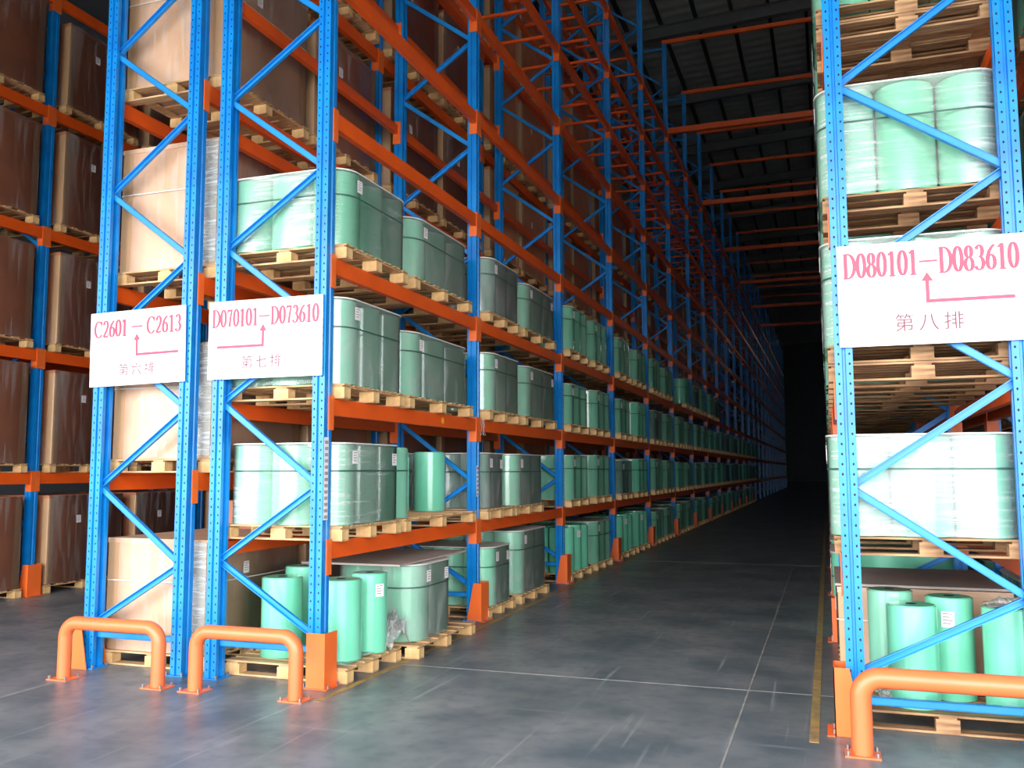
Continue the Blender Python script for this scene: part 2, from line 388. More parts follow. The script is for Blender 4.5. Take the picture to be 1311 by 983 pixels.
    if farb.f: link('far_beam', farb.mesh('far_beam', ['orange']), R, kind='stuff')
    return R
R7 = rack('pallet_rack', 'blue and orange pallet rack lining the left side of the central aisle, holding green rolls', -.905, .012, YC, L7, 11.3,
     7, .80, 1.33, 1.118, .115, 14, {0: ('front',), 1: ('side',), 2: ('side',), 3: ('side',)}, L7[6:], 1)
R6 = rack('pallet_rack', 'blue and orange pallet rack of brown cartons behind the C2601 sign', -1.98, -1.10, YC[:15], L6, 10.9,
     6, 1.32, .76, 1.12, .13, 14, {0: ('front',)}, L6[4:], 1)
R8 = rack('pallet_rack', 'tall blue and orange pallet rack on the right of the aisle, under the D080101 sign', 3.29, 4.27, YC[:18], L7, 11.3,
     8, 1.33, .75, 1.16, .115, 12, {0: ('front',)}, L7[5:], 2)
Y5 = [-.13+.0, 2.86, 5.86, 8.86, 11.86, 14.86]
R5 = rack('pallet_rack', 'shaded pallet rack at the far left beyond the side aisle, holding brown cartons', -6.5, -5.57, Y5, L6[:5], 10.2,
     5, 1.32, .76, 1.12, .13, 14, {})
R9 = rack('pallet_rack', 'blue and orange rack behind the right aisle rack, at the right edge', 4.47, 5.4, YC[:6], L7, 11.3,
     9, .80, 1.33, 1.118, .115, 14, {})
# cross-aisle ties (part of the left aisle rack)
tm = cached('tie', lambda: MB().box(-.09, 3.38, -.035, .035, 0, .09).mesh('tie_beam', ['orange']))
tm2 = cached('tie2', lambda: MB().box(.02, 3.28, -.06, .06, 0, .13).mesh('tie_beam', ['orange']))
OR2 = 'first second third fourth fifth sixth seventh eighth ninth tenth eleventh twelfth thirteenth fourteenth fifteenth sixteenth seventeenth eighteenth'.split()
for i in range(5, 18): root('tie_beam', 'thin orange tie beam high across the aisle at the %s pair of posts' % OR2[i], 'tie beam', (0, YC[i], 11.302), None, 0, tm)
for i in range(5, 16, 2): root('tie_beam', 'thicker lower orange tie beam across the aisle past the %s pair of posts' % OR2[i], 'tie beam', (0, YC[i]+.13, 9.18), None, 0, tm2)

# ------------------------------------------------------------------ pallets
def pallet_meshes(lx, ly, old=0):
    w = 'wood2' if old else 'wood'
    def mk():
        d = {}
        d['deck_board'] = MB().box(-lx/2, lx/2, -.045, .045, 0, .012).mesh('deck_board', [w])
        d['stringer_board'] = MB().box(-.045, .045, -ly/2, ly/2, 0, .012).mesh('stringer_board', [w])
        d['bottom_board'] = MB().box(-lx/2, lx/2, -.045, .045, 0, .012).mesh('bottom_board', [w])
        d['block'] = MB().box(-.06, .06, -.045, .045, 0, .066).mesh('block', ['endwood' if not old else 'wood2'])
        return d
    return cached(('pal', round(lx, 2), round(ly, 2), old), mk)
def pallet_full(lx, ly, old=0):
    def mk():
        b = MB()
        for j in (-1, 0, 1):
            yy = j*(ly/2-.045); b.m = 0; b.box(-lx/2, lx/2, yy-.045, yy+.045, 0, .012)
            for i in (-1, 0, 1):
                b.m = 1; xx = i*(lx/2-.06); b.box(xx-.06, xx+.06, yy-.045, yy+.045, .0125, .0775)
        b.m = 0
        for i in (-1, 0, 1): xx = i*(lx/2-.06); b.box(xx-.045, xx+.045, -ly/2, ly/2, .078, .09)
        for k in range(7): yy = -ly/2+.045+k*(ly-.09)/6; b.box(-lx/2, lx/2, yy-.04, yy+.04, .0905, .1025)
        return b.mesh('pallet', ['wood', 'endwood'] if not old else ['wood2', 'wood2'])
    return cached(('palf', round(lx, 2), round(ly, 2), old), mk)
PH = .104
def pallet(x, y, z, lx, ly, where, detail, old=0, group=None, rz=0):
    """x,y centre; z underside"""
    lab = ('brown' if old else 'pale')+' pallet '+where
    if not detail:
        return root('pallet', lab, 'pallet', (x, y, z), group, rz, pallet_full(lx, ly, old))
    R = root('pallet', lab, 'pallet', (x, y, z), group, rz); P = pallet_meshes(lx, ly, old)
    for j in (-1, 0, 1):
        yy = j*(ly/2-.045); link('bottom_board', P['bottom_board'], R, (0, yy, 0))
        for i in (-1, 0, 1): link('block', P['block'], R, (i*(lx/2-.06), yy, .012))
    for i in (-1, 0, 1): link('stringer_board', P['stringer_board'], R, (i*(lx/2-.06), 0, .078))
    for k in range(7): link('deck_board', P['deck_board'], R, (0, -ly/2+.045+k*(ly-.09)/6, .0903))
    return R

# ------------------------------------------------------------------ green roll bundles
def rrect(w, d, r, n=6, lob=0, nx=3, ny=3):
    """rounded rectangle outline, CCW, optional lobes following the rolls"""
    pts = []
    def side(x0, y0, x1, y1, nx_, ny_, cnt):
        m = 5*cnt if lob else 1
        for i in range(1, m):
            t = i/m; off = 0
            L = math.hypot(x1-x0, y1-y0); pos = t*L/(2*r)       # rolls at integer positions
            off = lob*r*(1-math.sqrt(max(0, 1-(2*abs(pos-round(pos)))**2*.92)))
            pts.append((x0+(x1-x0)*t-nx_*off, y0+(y1-y0)*t-ny_*off))
    hw, hd = w/2, d/2
    for q, (cx, cy_) in enumerate(((hw-r, hd-r), (-hw+r, hd-r), (-hw+r, -hd+r), (hw-r, -hd+r))):
        a0 = q*math.pi/2
        for i in range(n+1):
            a = a0+i*math.pi/2/n; pts.append((cx+r*math.cos(a), cy_+r*math.sin(a)))
        if q == 0: side(hw-r, hd, -hw+r, hd, 0, 1, nx-1)
        if q == 1: side(-hw, hd-r, -hw, -hd+r, -1, 0, ny-1)
        if q == 2: side(-hw+r, -hd, hw-r, -hd, 0, -1, nx-1)
        if q == 3: side(hw, -hd+r, hw, hd-r, 1, 0, ny-1)
    return pts
def roll_mesh(r, h, mt='green2'):
    def mk():
        b = MB(); b.cyl(0, 0, 0, h-.006, r, 28); b.cyl(0, 0, h-.0059, h, r-.006, 28, True, 2, r-.012)
        b.m = 1; b.cyl(0, 0, h+.0001, h+.002, r*.22, 12)
        return b.mesh('roll', [mt, 'dark'])
    return cached(('roll', r, h, mt), mk)
def sheet_mesh(name, w, d, r, z0, z1, mt, lob=0, caps=True, nx=3, ny=3):
    return cached((name, round(w, 3), round(d, 3), r, round(z0, 3), round(z1, 3), mt, lob, caps), lambda: MB().prism(rrect(w, d, r, 6, lob, nx, ny), z0, z1, True if not caps or lob else False, caps).mesh(name, [mt]))
def label_mesh():
    def mk():
        b = MB(); b.box(0, .002, -.035, .035, -.045, .045); b.m = 1
        for i in range(4): b.box(.002, .0026, -.026, .026-.012*(i % 2), .03-i*.018, .034-i*.018)
        return b.mesh('paper_label', ['paper', 'print'])
    return cached('lab', mk)
def bundle(x, y, z, r, nx, ny, h, where, detail, aisle=1, film='film', mt='green2', rz=0, lx=None, labels=True, group=None):
    """x,y centre, z base"""
    w, d = nx*2*r, ny*2*r
    lab = where
    if detail >= 2:
        def mk():
            b = MB(); b.prism(rrect(w, d, r, 5, .55, nx, ny), 0, h, True, False)
            o = rrect(w, d, r, 5, 0, nx, ny); b.m = 1; b.prism(rrect(w+.012, d+.012, r, 5), h, h+.008)
            return b.mesh('roll_bundle', [mt, 'rim'])
        return root('roll_bundle', lab, 'roll bundle', (x, y, z), group, rz, cached(('bun2', r, nx, ny, round(h, 3), mt), mk))
    R = root('roll_bundle', lab, 'roll bundle', (x, y, z), group, rz)
    if detail == 1:
        link('rolls_body', sheet_mesh('rolls_body', w, d, r, 0, h, mt, .55, False, nx, ny), R)
    else:
        me = roll_mesh(r-.002, h, mt)
        for i in range(nx):
            for j in range(ny):
                if 0 < i < nx-1 and 0 < j < ny-1: continue
                link('roll', me, R, (-w/2+r+2*r*i, -d/2+r+2*r*j, 0))
        link('stretch_film', sheet_mesh('stretch_film', w+.010, d+.010, r+.004, .004, h+.002, film, 0, False), R)
    link('cap_sheet', sheet_mesh('cap_sheet', w+.02, d+.02, r, h+.003, h+.012, 'rim'), R)
    sz = h*(.66 if (int(x*7+y*13) % 3) else .7)
    link('strap', sheet_mesh('strap', w+.014, d+.014, r+.005, 0, .011, 'strap', 0, False), R, (0, 0, sz))
    if labels:
        link('paper_label', label_mesh(), R, (aisle*(w/2+.007), -d/2+r*1.1, h-.09), 0 if aisle > 0 else math.pi)
        if (int(y*10)) % 2: link('paper_label', label_mesh(), R, (aisle*(w/2+.007), d/2-r*1.05, h-.10), 0 if aisle > 0 else math.pi)
    return R
ORD = ['first', 'second', 'third', 'fourth', 'fifth', 'sixth', 'seventh', 'eighth', 'ninth', 'tenth', 'eleventh', 'twelfth', 'thirteenth', 'fourteenth', 'fifteenth', 'sixteenth']
SH = ['floor level', 'first shelf', 'second shelf', 'third shelf', 'fourth shelf', 'fifth shelf', 'sixth shelf', 'seventh shelf']
def where(rk, lv, bay, pos): return '%s, %s, %s bay, %s' % (rk, SH[lv], ORD[bay], pos)
PX = .09     # how far loads overhang the left aisle rack
def load7(lv, bay, y0, ny, r, h, pos, detail, xfront=PX, nx=3, film='film', mt='green2', lab=None, pal=True, palold=0):
    z = (L7[lv-1] if lv else .0)+.002
    w, d = nx*2*r, ny*2*r
    wh = where('left aisle rack', lv, bay, pos)
    if pal: pallet(-.42, y0+d/2, z, 1.02, max(d-.04, .8), 'under green rolls, '+wh, detail == 0 and bay < 3, palold)
    return bundle(xfront-w/2, y0+d/2, z+PH, r, nx, ny, h, (lab or 'wrapped green roll bundle')+', '+wh, detail, 1, film, mt)
# bay 1
load7(3, 0, .115, 3, .172, .54, 'nearer', 0, film='filmglare')
load7(3, 0, 1.25, 3, .215, .50, 'farther', 0, .07, nx=2)
load7(2, 0, .115, 3, .165, .60, 'nearer', 0)
load7(2, 0, 1.16, 3, .235, .52, 'farther', 0, .07, nx=2)
load7(1, 0, .115, 3, .158, .56, 'nearest', 0, film='filmglare')
wh = where('left aisle rack', 1, 0, 'half empty')
pallet(-.42, 1.88, L7[0]+.002, 1.02, 1.5, 'with its front cleared, '+wh, True)
def roll(x, y, z, r, h, lab, mt='green', group=None, wrap=None, rz=0, tilt=0, paper=None):
    R = root('film_roll', lab, 'film roll', (x, y, z), group, rz)
    link('core', roll_mesh(r, h, mt), R).name = 'roll_body'
    if tilt: R.rotation_euler = (0, tilt, 0)
    if wrap: link('strap', cached(('rs', r), lambda: MB().cyl(0, 0, 0, .01, r+.0015, 28).mesh('strap', ['strap'])), R, (0, 0, h*.66))
    if paper is not None:
        link('paper_label', label_mesh(), R, (math.cos(paper)*(r-.001), math.sin(paper)*(r-.001), h-.12), paper)
    return R
b1 = L7[0]+.002+PH
roll(-.135, 1.24, b1, .165, .56, 'single green roll right of the big bundle, first shelf by the left front post', 'green2', wrap=1)
roll(-.52, 2.10, b1, .15, .50, 'green roll at the back of the half empty pallet, first shelf, first bay', 'green2')
roll(-.34, 2.50, b1, .15, .55, 'green roll near the second post on the half empty pallet, first shelf, first bay', 'green')
# floor level bay 1
pallet(-.36, .57, .002, .98, .82, 'nearest on the floor of the left aisle rack, carrying loose green rolls', True)
pallet(-.34, 1.62, .002, 1.18, 1.16, 'on the floor in first bay of left aisle rack, behind the loose rolls', True)
f0 = .002+PH
roll(-.56, .42, f0, .148, .56, 'loose green roll seen through the front brace of the left aisle rack', 'green')
roll(-.075, .42, f0, .150, .56, 'loose green roll just right of the orange front post guard', 'green')
roll(-.03, .76, f0, .135, .57, 'loose green roll with a large white label, behind the front post', 'green', paper=-.5)
roll(-.62, .80, f0, .14, .60, 'loose green roll behind the one seen through the front brace', 'green')
bundle(-.19, 1.50, f0, .19, 2, 2, .58, 'grey-green roll bundle under a brown board, on the floor right of loose rolls', 0, 1, 'film', 'green2')
o = root('cap_board', 'large brown board lying across the wrapped rolls on the floor, first bay, left aisle rack', 'board', (-.30, 1.56, f0+.6)); 
link('board_sheet', cached('capb', lambda: MB().box(-.42, .44, -.64, .7, 0, .014).mesh('board_sheet', ['cap'])), o, (0, 0, 0)).name = 'board_sheet'
# crumpled film pile
def clump(name, lab, loc, sx, sy_, sz, seed):
    b = MB(); n, m = 18, 14; v = []
    for i in range(n+1):
        for j in range(m+1):
            u, w = i/n*2-1, j/m*2-1
            e = max(0, 1-(u*u+w*w)*.55)
            nz = mnoise.fractal(Vector((u*2.2+seed, w*2.2, seed)), 1.0, 2.0, 4)
            v.append((u*sx+nz*.03, w*sy_+nz*.02, max(.002, sz*e*(.45+.8*abs(nz))+.003)))
    F = [(i*(m+1)+j, (i+1)*(m+1)+j, (i+1)*(m+1)+j+1, i*(m+1)+j+1) for i in range(n) for j in range(m)]
    b.add(v, F); return root(name, lab, 'plastic film', loc, None, 0, b.mesh(name, ['clump']))
clump('crumpled_film', 'crumpled clear film heaped beside the labelled roll on the nearest left floor pallet', (.06, .95, f0), .075, .17, .36, 3)
clump('crumpled_film', 'flat sheet of loose clear film under the nearest loose rolls, left aisle rack', (-.12, .56, f0), .2, .34, .03, 9)
# bay 2
load7(0, 1, 3.03, 2, .17, .56, 'nearer', 0, .08, film='film', mt='green')
load7(0, 1, 3.95, 3, .174, .66, 'farther', 0, .07)
roll(-.13, 3.79, .002+PH, .13, .52, 'green roll with a pink label standing between two bundles, floor, second bay', 'green', paper=-.3)
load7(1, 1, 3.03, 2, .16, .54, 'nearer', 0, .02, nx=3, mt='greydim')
load7(1, 1, 3.78, 3, .17, .54, 'farther', 0)
load7(2, 1, 2.98, 3, .165, .56, 'nearer', 0)
load7(2, 1, 4.1, 3, .21, .55, 'farther', 0, nx=2)
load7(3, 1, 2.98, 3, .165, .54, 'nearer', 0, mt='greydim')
load7(3, 1, 4.1, 3, .21, .50, 'farther', 0, nx=2)
# fill deeper bays
rnd = random.Random(11)
for bay in range(2, 13):
    ys = YC[bay]+.1
    for lv in range(4):
        if lv == 3 and bay > 7: continue
        for k in (0, 1):
            y0 = ys+(0 if k == 0 else 1.36)
            if rnd.random() < .1 and bay > 3: continue
            r = rnd.choice((.165, .17, .175)); ny = 3
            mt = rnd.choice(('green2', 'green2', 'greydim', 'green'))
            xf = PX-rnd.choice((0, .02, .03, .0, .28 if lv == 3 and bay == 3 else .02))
            pos = 'nearer' if k == 0 else 'farther'
            if lv == 0 and bay in (2, 3) and k == (0 if bay == 2 else 1) or (lv == 0 and bay == 3):
                # row of loose rolls
                wh = where('left aisle rack', 0, bay, pos)
                pallet(-.42, y0+.55, .002, 1.02, 1.1, 'under loose green rolls, '+wh, False)
                for q in range(3):
                    roll(PX-.19, y0+.2+.36*q, .002+PH, .165, .58+.02*(q % 2), 'loose green roll, %s from front, %s' % (ORD[q], wh), 'green', paper=-.4 if q == 1 else None)
                    roll(PX-.54, y0+.2+.36*q, .002+PH, .165, .58, 'back row green roll, %s from front, %s' % (ORD[q], wh), 'green')
                continue
            load7(lv, bay, y0, ny, r, rnd.choice((.52, .54, .56, .58)), pos, 1 if bay < 8 else 2, xf, mt=mt)
# right aisle rack (row 8)
R8F = 3.235
def load8(lv, bay, y0, ny, r, h, pos, detail, nx=3, film='film', mt='green2', npal=1, lx=1.0):
    z = (L7[lv-1] if lv else 0)+.002; w, d = nx*2*r, ny*2*r
    wh = where('right aisle rack', lv, bay, pos)
    for q in range(npal):
        pallet(R8F+.02+lx/2, y0+d/2, z+q*(PH+.002), lx, max(d-.02, .8), ('lower of stacked two, ' if npal > 1 and q == 0 else ('upper of stacked two, ' if npal > 1 else 'under green rolls '))+wh, detail == 0, 1)
    return bundle(R8F+w/2, y0+d/2, z+npal*(PH+.002), r, nx, ny, h, 'wrapped green roll bundle, '+wh, detail, -1, film, mt)
load8(1, 0, .13, 3, .165, .56, 'nearest', 0, film='filmglare')
load8(2, 0, .13, 3, .165, .60, 'nearest', 0, film='filmglare', npal=2)
load8(3, 0, .13, 3, .165, .64, 'nearest', 0, film='filmglare')
load8(4, 0, .13, 3, .165, .62, 'nearest', 0, film='filmglare', npal=2)
load8(5, 0, .13, 3, .165, .60, 'nearest', 0, film='filmglare')
for lv in range(1, 5): load8(lv, 0, 1.45, 3, .17, .56, 'before the second post', 1, film='film')
pallet(3.8, .585, .002, 1.0, .82, 'on the floor beside the right front post under loose rolls', True, 1)
roll(3.655, .36, f0, .135, .56, 'loose green roll standing nearest on the floor of the right aisle rack', 'green')
roll(3.88, .62, f0, .13, .58, 'loose green roll with a white paper label, right aisle rack floor', 'green', paper=-1.75)
roll(4.16, .40, f0, .14, .56, 'loose green roll at the right edge of the floor pallet, right aisle rack', 'green', )
roll(3.56, .68, f0, .13, .60, 'loose green roll in loose clear film behind the nearest one, right aisle rack', 'green2')
pallet(3.78, 1.62, .002, 1.04, 1.12, 'on the floor behind the loose rolls of the right aisle rack', True, 1)
def carton(x, y, z, sx, sy_, h, lab, detail, mt='kraft', face=1, film=True, labelp=True, rz=0, group=None):
    if detail >= 2:
        def mk():
            b = MB(); b.box(-sx/2, sx/2, -sy_/2, sy_/2, 0, h); b.m = 1
            for a in (-1, 1):
                for c in (-1, 1):
                    xx, yy = a*(sx/2-.03), c*(sy_/2-.03); b.box(xx-.034, xx+.034, yy-.034, yy+.034, .004, h-.004)
            return b.mesh('carton', [mt, 'corner'])
        return root('carton', lab, 'carton', (x, y, z), group, rz, cached(('c2', sx, sy_, h, mt), mk))
    R = root('carton', lab, 'carton', (x, y, z), group, rz)
    def mkb():
        b = MB(); e = .006
        b.prism([(-sx/2+e, -sy_/2), (sx/2-e, -sy_/2), (sx/2, -sy_/2+e), (sx/2, sy_/2-e), (sx/2-e, sy_/2), (-sx/2+e, sy_/2), (-sx/2, sy_/2-e), (-sx/2, -sy_/2+e)], 0, h)
        return b.mesh('carton_body', [mt])
    link('carton_body', cached(('cb', sx, sy_, h, mt), mkb), R)
    def cbm():
        b = MB(); t = .004; w = .09
        b.box(0-t, w, -t, 0, 0, h-.01); b.box(-t, 0, 0, w, 0, h-.01); return b.mesh('corner_board', ['corner'])
    for a, c, q in ((-1, -1, 0), (1, -1, 1), (1, 1, 2), (-1, 1, 3)):
        link('corner_board', cached(('cob', h), cbm), R, (a*sx/2, c*sy_/2, .002), q*math.pi/2)
    link('lid', cached(('lid', sx, sy_, mt), lambda: MB().box(-sx/2-.008, sx/2+.008, -sy_/2-.008, sy_/2+.008, 0, .035).mesh('lid', [mt])), R, (0, 0, h-.03))
    if film: link('stretch_film', sheet_mesh('stretch_film', sx+.026, sy_+.026, .03, .0, h+.004, 'filmbox', 0, False), R)
    if mt == 'kraft_lit': link('strap', sheet_mesh('strap', sx+.034, sy_+.034, .034, 0, .008, 'rim', 0, False), R, (0, 0, h*.62))
    if labelp: link('paper_label', label_mesh(), R, (face*(sx/2+.016), -sy_*.12, h*.72), 0 if face > 0 else math.pi)
    return R
carton(3.78, 1.62, f0, 1.02, 1.08, .55, 'silvery film-wrapped carton behind the loose rolls on the right aisle rack floor', 0, 'kraft_lit', -1)
o = root('cap_board', 'dark board lying on the film-wrapped carton, right aisle rack floor', 'board', (3.78, 1.62, f0+.563))
link('board_sheet', cached('capb2', lambda: MB().box(-.53, .53, -.56, .56, 0, .015).mesh('board_sheet', ['cap'])), o)
clump('crumpled_film', 'crumpled clear film between the loose rolls on the right aisle rack floor', (3.52, .40, f0), .05, .1, .16, 5)
clump('crumpled_film', 'loose clear film lying on top of the loose roll at the right edge', (4.16, .40, f0+.562), .12, .12, .05, 6)
for bay in range(1, 8):
    ys = YC[bay]+.1
    for lv in range(0, 5):
        for k in (0, 1):
            if rnd.random() < .12: continue
            load8(lv, bay, ys+(0 if k == 0 else 1.36), 3, rnd.choice((.165, .175)), rnd.choice((.54, .56, .6)), 'nearer' if k == 0 else 'farther', 1 if bay < 3 else 2, mt=rnd.choice(('green2', 'green')))
# rack at the right edge
for bay in range(0, 3):
    for lv in range(0, 5):
        for k in (0, 1):
            y0 = YC[bay]+.12+1.34*k; z = (L7[lv-1] if lv else 0)+.002; wh = where('rightmost rack', lv, bay, 'nearer' if k == 0 else 'farther')
            pallet(4.93, y0+.54, z, 1.0, 1.06, 'under green rolls, '+wh, False, 1)
            bundle(4.93, y0+.54, z+PH, .165, 3, 3, .56, 'green roll bundle, '+wh, 2)
# row 6 cartons (behind the left aisle rack)
for bay in range(0, 13):
    for lv in range(0, 6):
        for k in (0, 1):
            z = (L6[lv-1] if lv else 0)+.002
            y0 = YC[bay]+(.115 if k == 0 else 1.50); ly = 1.22 if bay == 0 else 1.28
            if bay == 0 and k == 1: y0 = YC[0]+1.42
            if lv == 5 and rnd.random() < .3 and bay > 2: continue
            h = rnd.choice((1.06, 1.12, 1.16)) if lv else 1.0
            if lv == 0: h = .82 if k == 0 and bay == 0 else 1.06
            if lv == 1 and bay == 0: h = .86 if k == 0 else 1.0
            if lv == 2 and bay == 0 and k == 0: h = .98
            wh = where('C2601 rack', lv, bay, 'nearer' if k == 0 else 'farther')
            det = 0 if (bay == 0 and k == 0) else (1 if bay < 3 else 2)
            pallet(-1.50, y0+ly/2, z, .96, ly, 'under a carton, '+wh, bay == 0 and k == 0)
            nm = 'front-lit film-wrapped carton' if bay == 0 and k == 0 else 'brown kraft carton'
            if det <= 1:
                cr_ = carton(-1.50, y0+ly/2, z+PH, .90, ly-.06, h, nm+', '+wh, det, 'kraft_lit' if det == 0 else 'kraft', 1, det == 0 or bay < 2, True)
                if det == 0 and lv < 3: link('film_tail', MB().box(.22, .452, -(ly-.06)/2-.022, -(ly-.06)/2-.018, .02, h-.01).mesh('film_tail', ['filmtail']), cr_)
            else:
                carton(-1.50, y0+ly/2, z+PH, .90, ly-.06, h, nm+', '+wh, 2)
# row 5 cartons (far left)
for bay in range(0, 5):
    for lv in range(0, 5):
        for k in (0, 1):
            z = (L6[lv-1] if lv else 0)+.002; y0 = Y5[bay]+(.13 if k == 0 else 1.56); ly = 1.28
            if bay == 0 and k == 0: continue
            h = rnd.choice((1.06, 1.12, 1.16)) if lv < 1 or True else 1
            if lv == 0: h = 1.04
            wh = where('far left rack', lv, bay, 'nearer' if k == 0 else 'farther')
            pallet(-6.0, y0+ly/2, z, .98, ly-.04, 'under a carton, '+wh, bay == 0 or (bay == 1 and k == 0), 0)
            carton(-6.0, y0+ly/2, z+PH, .94, ly-.1, h, 'shaded brown carton, '+wh, 0 if bay < 2 else 1, 'kraft', 1, bay < 3, True)

# ------------------------------------------------------------------ post guards
def guard_mesh(side, tall=.36):
    b = MB(); t = .006; xo = .068; yo = .098
    # aisle-facing plate and the two tapered flanges
    b.box(xo-t, xo, -yo, yo, 0, tall)
    for yy in (-yo, yo-t): b.extr([(xo, 0), (xo, tall), (-.015, tall), (-.085, 0)][::-1], yy, yy+t, 1)
    b.box(xo+.0005, xo+.04, -yo-.02, yo+.02, 0, .005)
    if side < 0: b.v = [(-x, y, z) for x, y, z in b.v]; b.f = [tuple(reversed(f)) for f in b.f]
    return b.mesh('post_guard', ['orange_lit'])
def front_guard():
    b = MB(); t = .006
    b.box(-.085, .055, -.085, -.079, 0, .36); b.box(.049, .055, -.079, .075, 0, .36); b.box(-.1, .08, -.1, .09, 0, .005)
    return b.mesh('post_guard', ['orange_lit'])
def add_guard(me, x, y, lab, group):
    R = root('post_guard', lab, 'post guard', (x, y, .001), group)
    link('guard_plate', me, R)
    for bx, by in ((.072, -.06), (.072, .06)): link('bolt', boltm, R, (bx if x > -1 and x < 3 else -bx, by, .005))
g1, g2, g3 = front_guard(), guard_mesh(1), guard_mesh(-1)
add_guard(g1, .012, YC[0], 'orange steel guard around the front post of the left aisle rack', 'orange post guards along the aisle')
for i in range(1, 13): add_guard(g2, .012, YC[i]+.02, 'orange steel guard at the %s post of the left aisle rack' % ORD[i], 'orange post guards along the aisle')
for i in range(0, 8): add_guard(g3, 3.29, YC[i], 'orange steel guard at the %s post of the right aisle rack' % ORD[i], 'orange post guards along the right rack')
for i in range(0, 4): add_guard(g3, -1.98, YC[i], 'orange steel guard at the %s post of the rack under the C2601 sign' % ORD[i], 'orange post guards by the side aisle')
for i in range(0, 4): add_guard(g2, -5.57, Y5[i], 'orange steel guard at the %s post of the far left rack' % ORD[i], 'orange post guards of the far left rack')

# ------------------------------------------------------------------ barrier rails
def barrier(x0, x1, y, h, lab, r=.046):
    R = root('barrier_rail', lab, 'barrier', ((x0+x1)/2, y, 0)); w = (x1-x0)/2; c = .1
    path = [(-w, 0, .006)]
    for i in range(9): a = i/8*math.pi/2; path.append((-w+c-c*math.cos(a), 0, h-c+c*math.sin(a)))
    for i in range(9): a = i/8*math.pi/2; path.append((w-c+c*math.sin(a), 0, h-c+c*math.cos(a)))
    path.append((w, 0, .006))
    link('pipe', MB().tube(path, r, 20).mesh('pipe', ['rail']), R)
    for s in (-1, 1):
        p = link('base_plate', cached('bpl', lambda: MB().box(-.085, .085, -.07, .07, 0, .008).mesh('base_plate', ['rail'])), R, (s*w, 0, 0))
        for bx, by in ((-.07, -.055), (.07, -.055), (-.07, .055), (.07, .055)): link('bolt', boltm, p, (bx, by, .008))
barrier(-1.83, -1.03, -.31, .385, 'orange bent-pipe barrier in front of the rack under the C2601 sign')
barrier(-.73, .03, -.31, .385, 'orange bent-pipe barrier in front of the rack under the D070101 sign')
barrier(3.35, 4.45, -.34, .385, 'orange bent-pipe barrier at the right, in front of the rack under the D080101 sign', .052)

# ------------------------------------------------------------------ signs
def stroke(b, pts, ws, z=0.0):
    """flat ribbon along pts (u, v) with widths ws, in the xz plane"""
    n = len(pts); Lp = []; Rp = []
    for i, p in enumerate(pts):
        a = pts[max(i-1, 0)]; c = pts[min(i+1, n-1)]; dx, dy = c[0]-a[0], c[1]-a[1]; l = math.hypot(dx, dy) or 1
        w = ws[i] if isinstance(ws, (list, tuple)) else ws
        Lp.append((p[0]-dy/l*w/2, p[1]+dx/l*w/2)); Rp.append((p[0]+dy/l*w/2, p[1]-dx/l*w/2))
    v = [(x, z, y) for x, y in Rp]+[(x, z, y) for x, y in Lp]
    b.add(v, [(i, i+1, n+i+1, n+i) for i in range(n-1)])
def arc(cx, cy_, rx, ry, a0, a1, n=16): return [(cx+rx*math.cos(math.radians(a0+(a1-a0)*i/n)), cy_+ry*math.sin(math.radians(a0+(a1-a0)*i/n))) for i in range(n+1)]
def aw(pts, thin, thick):     # thick where the path runs vertically, like a serif face
    o = []
    for i in range(len(pts)):
        a = pts[max(i-1, 0)]; c = pts[min(i+1, len(pts)-1)]; dx, dy = abs(c[0]-a[0]), abs(c[1]-a[1]); l = math.hypot(dx, dy) or 1
        o.append(thin+(thick-thin)*(dy/l)**1.5)
    return o
TN, TK = .085, .20
def glyph(ch):
    """strokes in a box 0..w by 0..1; returns (w, [(pts, widths)])"""
    G = []; A = lambda p: G.append((p, aw(p, TN, TK)))
    if ch == '0': A(arc(.27, .5, .19, .47, 0, 360, 28)); w = .54
    elif ch == '1': G.append(([(.27, .02), (.27, .98)], TK)); G.append(([(.10, .02), (.44, .02)], TN)); G.append(([(.08, .84), (.27, .96)], TN*1.3)); w = .54
    elif ch == '2': A([(.09, .74)]+arc(.27, .72, .17, .25, 170, -20, 14)+[(.33, .4), (.08, .05)]); G.append(([(.07, .05), (.45, .05)], .12)); G.append(([(.45, .04), (.48, .22)], TN)); w = .54
    elif ch == '3': A(arc(.25, .74, .15, .22, 160, -85, 14)); A(arc(.23, .28, .2, .25, 95, -155, 16)); w = .54
    elif ch == '6': A(arc(.27, .30, .18, .27, 0, 360, 24)); A([(.46, .95), (.34, .88), (.2, .72), (.11, .5), (.09, .3)]); w = .54
    elif ch == '7': G.append(([(.05, .92), (.49, .92)], .16)); G.append(([(.08, .95), (.07, .74)], TN)); G.append(([(.43, .90), (.32, .5), (.26, .02)], [.13, .16, .2])); w = .54
    elif ch == '8': A(arc(.27, .74, .14, .22, 0, 360, 24)); A(arc(.27, .27, .18, .25, 0, 360, 24)); w = .54
    elif ch == 'C': A(arc(.4, .5, .32, .47, 42, 318, 24)); G.append(([(.66, .98), (.66, .68)], TN)); w = .74
    elif ch == 'D': G.append(([(.17, .02), (.17, .98)], TK)); G.append(([(.04, .98), (.3, .98)], TN)); G.append(([(.04, .02), (.3, .02)], TN)); A(arc(.28, .5, .36, .48, 90, -90, 20)); w = .72
    elif ch == '-': G.append(([(.04, .5), (.96, .5)], .11)); w = 1.0
    else: w = .3
    return w, G
